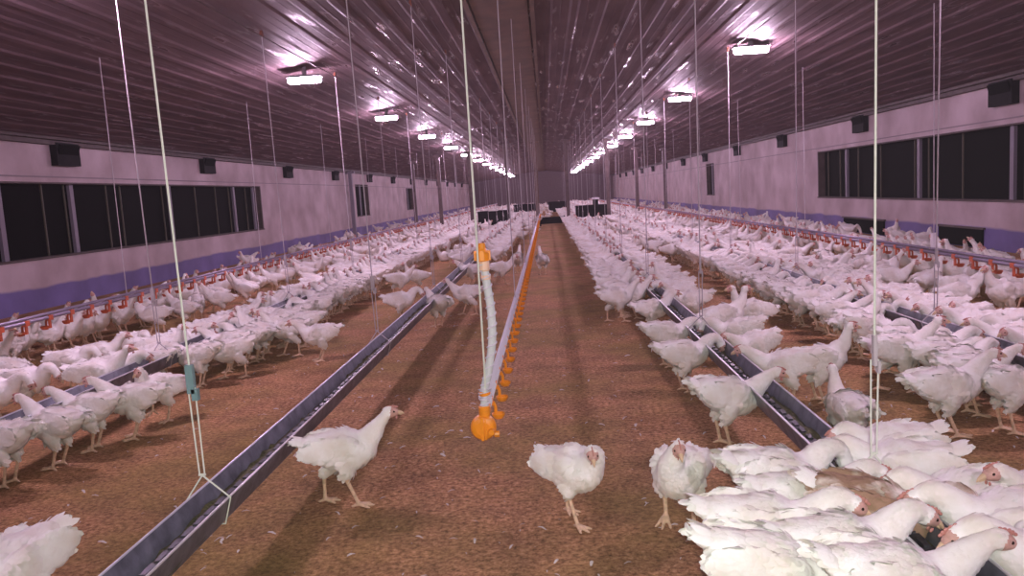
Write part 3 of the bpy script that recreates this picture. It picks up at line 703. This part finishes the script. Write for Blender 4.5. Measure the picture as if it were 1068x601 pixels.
NEAR = [
    ('walk', -0.934, 3.332, 8, 1.00, 'white hen walking to the right alone on the litter in front of the bare trough'),
    ('front', 0.050, 3.050, -48, 0.95, 'hen facing right with head tucked low, alone on the open floor beneath the orange disc'),
    ('tuck', 0.441, 2.923, -112, 1.00, 'white hen walking toward the camera with one foot raised, middle of the open floor'),
    ('level', -1.694, 2.274, -102, 1.05, 'white hen cut off by the lower left corner, tail raised toward the back'),
    ('peck', -2.753, 3.774, 172, 1.00, 'white hen with raised tail cut by the left frame edge, feeding at outer left trough'),
    ('level', -2.665, 4.031, 168, 1.00, 'white hen stretching its neck left to the outer left trough, nearest bird seen whole there'),
    ('level', -2.621, 4.312, 178, 1.00, 'white hen feeding leftward at outer left trough, behind the nearest whole bird there'),
    ('level', -2.494, 4.507, 190, 1.00, 'white hen with tail raised to the right, behind two feeding birds at outer left trough'),
    ('tuck', -2.481, 4.863, -130, 0.95, 'white hen with dark face turned to the camera just left of the teal pulley'),
    ('peck', -2.653, 5.804, 178, 1.00, 'white hen feeding to the left directly behind the teal pulley block'),
    ('peck', -2.894, 5.621, 180, 1.00, 'white hen with head over the trough, left of the teal pulley block'),
    ('deep', -3.526, 6.589, -35, 1.00, 'plump white hen feeding from the wall side of outer left trough, rump to the window'),
    ('level', -3.607, 6.220, 5, 0.95, 'hen at wall side of outer left trough with raised tail, just before the rump-turned bird'),
    ('deep', -3.645, 5.881, -8, 1.00, 'white hen dipping its head from the wall side beside the empty trough stretch'),
    ('deep', -3.552, 5.223, -10, 1.00, 'white hen at wall side of outer left trough with tail pointing at the window'),
    ('peck', -3.548, 4.864, 0, 1.00, 'white hen head at the left frame edge feeding at outer left trough'),
    ('drink', -4.064, 5.674, 178, 1.00, 'white hen standing under the left drinker line at the left frame edge'),
    ('level', -2.637, 6.318, 182, 1.00, 'white hen with dark face feeding left, second bird behind the teal pulley'),
    ('peck', -2.603, 6.566, 176, 1.00, 'white hen feeding left, third bird behind the teal pulley'),
    ('peck', -2.604, 6.841, 184, 1.00, 'white hen feeding left, fourth bird behind the teal pulley'),
    ('walk', -2.317, 6.853, 188, 1.00, 'white hen striding at the aisle edge of the left flock, tail raised'),
    ('level', -1.964, 6.568, 198, 0.95, 'white hen at the far right tip of the left flock, standing clear in the aisle'),
    ('peck', -2.312, 7.291, 184, 1.00, 'white hen pressed behind the two clear birds at the left flock edge'),
    ('walk', -2.034, 10.748, 10, 1.00, 'white hen with head up on the left of the bare trough, behind another bird'),
    ('alert', -1.870, 11.200, 200, 0.95, 'white hen facing left beside the bare trough with its neck upright'),
    ('peck', -1.588, 8.500, 4, 1.00, 'white hen feeding to the right at the bare trough, nearest bird on its left side'),
    ('level', -1.165, 8.059, 128, 1.00, 'white hen with its rump toward the camera, right of the bare trough'),
    ('walk', -0.927, 8.746, 180, 1.00, 'white hen striding left behind the spiral hose, near the bare trough'),
    ('level', -1.171, 11.569, 182, 1.00, 'white hen facing left just left of the orange cap of the standpipe'),
    ('walk', -0.697, 11.587, 4, 1.00, 'white hen striding right between the standpipe and the middle drinker line'),
    ('peck', -1.614, 14.443, 8, 1.00, 'white hen feeding right at the bare trough, left of the orange cap'),
    ('peck', -1.358, 17.070, 190, 1.00, 'white hen just behind the orange cap feeding on the bare trough'),
    ('tuck', -2.330, 18.294, -60, 0.95, 'white hen alone in the gap between left flock and bare trough'),
    ('level', -0.722, 20.984, 200, 1.00, 'white hen standing left of the middle drinker line, far down the aisle'),
    ('drink', -0.512, 13.148, 80, 1.00, 'white hen under the middle drinker line on its left side'),
    ('drink', -0.116, 12.630, 100, 1.00, 'white hen under the middle drinker line on its right side'),
    ('peck', -1.239, 19.952, 185, 1.00, 'white hen feeding at the bare trough below the left hopper'),
    ('walk', 0.638, 7.777, 6, 1.00, 'white hen with upright tail striding right to the inner right trough'),
    ('peck', 0.845, 8.903, 0, 1.00, 'white hen behind the upright-tailed striding bird, feeding at inner right trough'),
    ('peck', 1.301, 8.511, 180, 1.00, 'white hen opposite the striding bird, feeding leftward with tail to the flock'),
    ('level', 0.897, 7.013, 2, 0.95, 'white hen with raised tail at inner right trough, in front of the striding bird'),
    ('peck', 1.275, 7.352, 178, 1.00, 'white hen at inner right trough facing left, behind the red-faced upright bird'),
    ('alert', 1.329, 6.248, 8, 1.05, 'large white hen with red face and upright neck standing over the inner right trough'),
    ('alert', 1.623, 6.534, 188, 1.00, 'white hen facing left behind the large red-faced bird'),
    ('peck', 0.803, 5.711, 6, 1.00, 'white hen feeding right at inner right trough, left of the large red-faced bird'),
    ('peck', 0.814, 4.984, 8, 1.00, 'white hen with thin dark legs feeding right, before the red-faced bird'),
    ('peck', 1.315, 5.688, 176, 1.00, 'white hen facing left under the breast of the red-faced bird'),
    ('level', 1.315, 5.217, 205, 0.95, 'white hen with tail raised high to the right, side of inner right trough'),
    ('level', 0.818, 3.891, 8, 1.05, 'white hen reaching right over the inner right trough, tall bare legs in the open'),
    ('level', 1.311, 4.534, 172, 1.00, 'white hen bending left to the inner right trough, opposite the tall-legged bird'),
    ('alert', 1.516, 4.601, 0, 1.00, 'white hen with arched upright neck facing right behind the bending bird'),
    ('walk', 2.023, 4.749, -4, 1.05, 'white hen walking right with face up, in front of the right flock'),
    ('sit', 1.489, 4.111, 95, 1.00, 'white hen sitting on the litter with its back turned and neck raised'),
    ('level', 1.913, 3.899, 2, 1.05, 'white hen striding right alone at the right, thin bare legs'),
    ('rim', 1.279, 3.071, 187, 1.00, 'white hen behind the right hook, farthest of the birds crowding its trough side'),
    ('rim', 1.206, 2.818, 174, 1.05, 'white hen with red cheek behind the right hook, fanned tail to the right'),
    ('rim', 1.250, 2.450, 183, 1.10, 'white hen right of the hook legs facing left over the hidden trough'),
    ('peck', 0.730, 2.750, 12, 1.10, 'white hen leftmost in the lower right heap, broad rump to the open floor'),
    ('rim', 0.800, 2.570, 2, 1.05, 'white hen in the lower right heap with head just left of the hook'),
    ('rim', 0.600, 2.330, -8, 1.10, 'white hen with ruffled tail and yellow feet at left edge of the lower right heap'),
    ('peck', 0.930, 2.410, -24, 1.12, 'brown-soiled hen in the middle of the lower right heap'),
    ('rim', 0.760, 2.170, 6, 1.10, 'white-backed hen in front of the brown-soiled one'),
    ('level', 0.800, 1.970, 3, 1.10, 'white hen at bottom edge of the heap stretching its neck right into the trough'),
    ('rim', 1.270, 2.240, 172, 1.15, 'white hen at the right frame edge facing left, above the corner bird'),
    ('rim', 1.270, 2.020, 178, 1.15, 'white hen cut off by the lower right corner facing left'),
    ('level', 1.500, 2.420, 192, 1.05, 'white hen half outside the right frame, behind the bird facing left'),
    ('deep', 0.520, 2.080, -6, 1.10, 'white hen at bottom edge under the ruffled-tail bird'),
    ('level', 2.184, 3.905, 0, 1.00, 'white hen at right frame edge in front of the outer right feeding row'),
    ('alert', 3.731, 6.773, 200, 1.05, 'white hen with upright head under the right drinker at the frame edge'),
    ('level', 3.052, 8.825, 10, 1.10, 'white hen raised above the right flock with tail up, near the outer right trough'),
]
for pose, x, y, deg, s, lab in NEAR: near_hen(pose, x, y, deg, lab, s, 'brown-soiled' in lab and 'middle' in lab)

# rows of feeding birds; those close enough are things of their own, the far mass is one object
rh = random.Random(21); FAR = []; COUNT = [len(NEAR)]
CUT = 14.5
PO = ['peck']*3 + ['rim']*4 + ['deep']*2 + ['level']*3 + ['alert', 'walk', 'low']
TURN = {'peck': 'head down', 'deep': 'head deep', 'level': 'neck stretched', 'alert': 'head up', 'walk': 'leg forward', 'low': 'head lowered', 'drink': 'beak raised', 'tuck': 'neck drawn in', 'front': 'head turned', 'sit': 'body down', 'rim': 'beak forward'}
def row(key, x, y0, y1, deg, step, where, poses, jx=.05, jd=16, grow=.012, gap=.14):
    k = 0; y = y0
    while y < y1:
        X, Y = x + rh.uniform(-jx, jx), y + rh.uniform(-.05, .05)
        pose = rh.choice(poses); d = deg + rh.gauss(0, jd); s = rh.uniform(.94, 1.06)
        if free(X, Y, gap):
            CAND.append((pose, X, Y, d, s, x, where)); HENS.append((X, Y))
        y += step*(1 + grow*max(0, y-12))*rh.uniform(.85, 1.2)
CAND = []
PD = ['drink']*4 + ['alert']*2 + ['level', 'walk', 'tuck', 'front']
row('OL', -2.55, 5.9, 72, 180, .17, 'aisle side of the outer left trough', PO)
row('OL', -3.10, 5.2, 72, 0, .175, 'wall side of the outer left trough', PO)
row('OR', 2.22, 4.2, 72, 0, .17, 'aisle side of the outer right trough', PO)
row('OR', 2.78, 4.2, 72, 180, .175, 'wall side of the outer right trough', PO)
row('OL', -4.85, 6.0, 72, 0, .24, 'wall side of the left drinker line', PD, .12, 30)
row('OL', -4.25, 8.5, 72, 180, .42, 'trough side of the left drinker line', PD, .15, 40)
row('OR', 4.25, 6.2, 72, 180, .24, 'wall side of the right drinker line', PD, .12, 30)
row('OR', 3.62, 7.0, 72, 0, .42, 'trough side of the right drinker line', PD, .15, 40)
row('OR', 2.98, 4.8, 72, 180, .32, 'second rank behind the outer right trough', PO, .07, 25)
row('OL', -5.25, 6.2, 40, 0, .40, 'second rank between left drinker and wall', PD, .12, 40)
row('OR', 4.68, 6.4, 40, 180, .30, 'second rank between right drinker and wall', PD, .12, 40)
row('OR', 5.15, 8.5, 40, 180, .45, 'third rank between right drinker and wall', PD, .15, 50)
row('IR', .73, 7.9, 72, 0, .20, 'middle-aisle side of the inner right trough', PO, .05, 14)
row('IR', 1.28, 7.9, 72, 180, .21, 'flock side of the inner right trough', PO, .05, 14)
row('IL', -1.52, 14., 72, 0, .26, 'flock side of the inner left trough', PO, .05, 14)
row('IL', -.96, 14.5, 72, 180, .30, 'middle-aisle side of the inner left trough', PO, .05, 14)
# loose birds between the lines, denser far away
for xa, xb, y0, dens in ((-2.3, -1.6, 15, 1.2), (1.4, 2.1, 13, 1.6), (-6.9, -5.0, 16, .8), (4.9, 6.2, 13, .9), (-4.1, -3.3, 12, 1.5), (3.1, 3.7, 9, 1.4), (-.8, -.35, 24, 1.6)):
    y = y0
    while y < 70:
        X = rh.uniform(xa, xb); 
        if free(X, y, .24): FAR.append((rh.choice(['walk','level','alert','low','tuck','sit']), X, y, rh.uniform(0, 360), rh.uniform(.94, 1.06))); HENS.append((X, y))
        y += .55/dens*(1+.02*max(0, y-14))*rh.uniform(.5, 1.5)
for k in range(150):
    X, Y = rh.uniform(-2., 2.2), rh.uniform(33, 68)
    if free(X, Y, .25): FAR.append((rh.choice(['walk','level','alert','low']), X, Y, rh.uniform(0, 360), 1.)); HENS.append((X, Y))
CAND.sort(key=lambda c: c[1]**2 + c[2]**2)
for pose, X, Y, d, s, x, where in CAND[:301-len(NEAR)]:
    COUNT[0] += 1
    k = 1 + sum(1 for a_, b_ in HENS if abs(a_-x) < .2 and b_ < Y)
    lab = 'white hen with %s, %s bird along the %s' % (TURN[pose], ordinal(k), where)
    o = mid_hen(pose, X, Y, d, lab if len(lab.replace('-', ' ').split()) <= 16 else lab[6:], s); HENS.pop()
for pose, X, Y, d, s, x, where in CAND[301-len(NEAR):]:
    FAR.append((pose, X, Y, d, s))
print('nearest far', CAND[301-len(NEAR)][:3])
mid_hen('sit', -2.0, 29.8, 150, 'white hen perched on top of the left feed hopper', 1.0, .60)
VV = []; FF = []; MM = []; off = 0; PRE = {}
for pz, me in LOW.items():
    co = np.empty(len(me.vertices)*3); me.vertices.foreach_get('co', co)
    PRE[pz] = (co.reshape(-1,3), [tuple(f.vertices) for f in me.polygons], [f.material_index for f in me.polygons])
for pose, x, y, d, s in FAR:
    if 29.2 < y < 30.8 and (1.0 < x < 2.35 or -2.65 < x < -1.25): continue
    co, fs, ms = PRE[pose]; a = math.radians(d); R = np.array(((math.cos(a), math.sin(a), 0), (-math.sin(a), math.cos(a), 0), (0, 0, 1)))
    VV.append(co @ R * s + np.array((x, y, 0))); FF += [tuple(i+off for i in f) for f in fs]; MM += ms; off += len(co)
me = bpy.data.meshes.new('distant_flock'); me.from_pydata(np.concatenate(VV).tolist(), [], FF)
for m_ in LOW['walk'].materials: me.materials.append(m_)
me.polygons.foreach_set('material_index', MM); me.polygons.foreach_set('use_smooth', [True]*len(MM)); me.update()
o = bpy.data.objects.new('distant_flock', me); C.objects.link(o)
tag(o, 'mass of white hens crowding the far troughs and drinkers down the house', 'chickens', kind='stuff')
print('HENS individual', COUNT[0]+1, 'far', len(FAR), 'far verts', off)


# ------------------------------------------------------------------ moulted feathers on the litter
rf = random.Random(9); mb = MB()
for i in range(1000):
    y = 2.2 + 7*rf.random()**1.6; x = rf.uniform(-2.4, 2.2)
    a = rf.uniform(0, 2*PI); L_ = rf.uniform(.012, .045)*rf.choice((.6,1,1))
    feather(mb, Vector((x, y, .006)), Vector((math.cos(a), math.sin(a), .08)), Vector((rf.uniform(-.4,.4), rf.uniform(-.4,.4), 1)), L_, L_*rf.uniform(.15,.4), .5)
tag(mb.build('moulted_feathers', mat('moulted_white', (.62,.56,.52), .9)), 'small white moulted feathers scattered over the brown litter floor', 'feathers', kind='stuff')

# ------------------------------------------------------------------ light, world, camera
w = bpy.data.worlds.new('night'); bpy.context.scene.world = w; w.use_nodes = True
w.node_tree.nodes['Background'].inputs[0].default_value = (.02,.018,.03,1); w.node_tree.nodes['Background'].inputs[1].default_value = .5
if 0.0012 > 0:
    vs_ = w.node_tree.nodes.new('ShaderNodeVolumeScatter'); vs_.inputs['Density'].default_value = 0.0012; vs_.inputs['Anisotropy'].default_value = .2; vs_.inputs['Color'].default_value = (.9,.75,.9,1)
    w.node_tree.links.new(vs_.outputs[0], w.node_tree.nodes['World Output'].inputs['Volume'])
fl = bpy.data.lights.new('camera_flash', 'SPOT'); fl.energy = 110; fl.color = (.95, 1.0, .88); fl.shadow_soft_size = .02; fl.spot_size = math.radians(95); fl.spot_blend = .8
fo = bpy.data.objects.new('camera_flash', fl); C.objects.link(fo)
cam = bpy.data.cameras.new('camera'); co_ = bpy.data.objects.new('camera', cam); C.objects.link(co_)
cam.sensor_width = 36; cam.lens = 36*840/1068; cam.clip_end = 300; cam.clip_start = .05
M3 = Matrix([[0.997373, -0.054214, -0.048044], [0.041336, -0.118694, 0.99207], [-0.059487, -0.99145, -0.116141]])
mw = Matrix(((M3[0][0], -M3[0][1], -M3[0][2], 0), (M3[1][0], -M3[1][1], -M3[1][2], 0), (M3[2][0], -M3[2][1], -M3[2][2], 1.3), (0,0,0,1)))
co_.matrix_world = mw
fo.matrix_world = Matrix.Translation((.03, -.02, .03)) @ mw
sc = bpy.context.scene; sc.camera = co_
sc.view_settings.view_transform = 'Standard'; sc.view_settings.exposure = 0.85
sc.cycles.use_denoising = True; sc.cycles.max_bounces = 6; sc.cycles.diffuse_bounces = 3; sc.cycles.glossy_bounces = 3
sc.cycles.sample_clamp_indirect = 6.
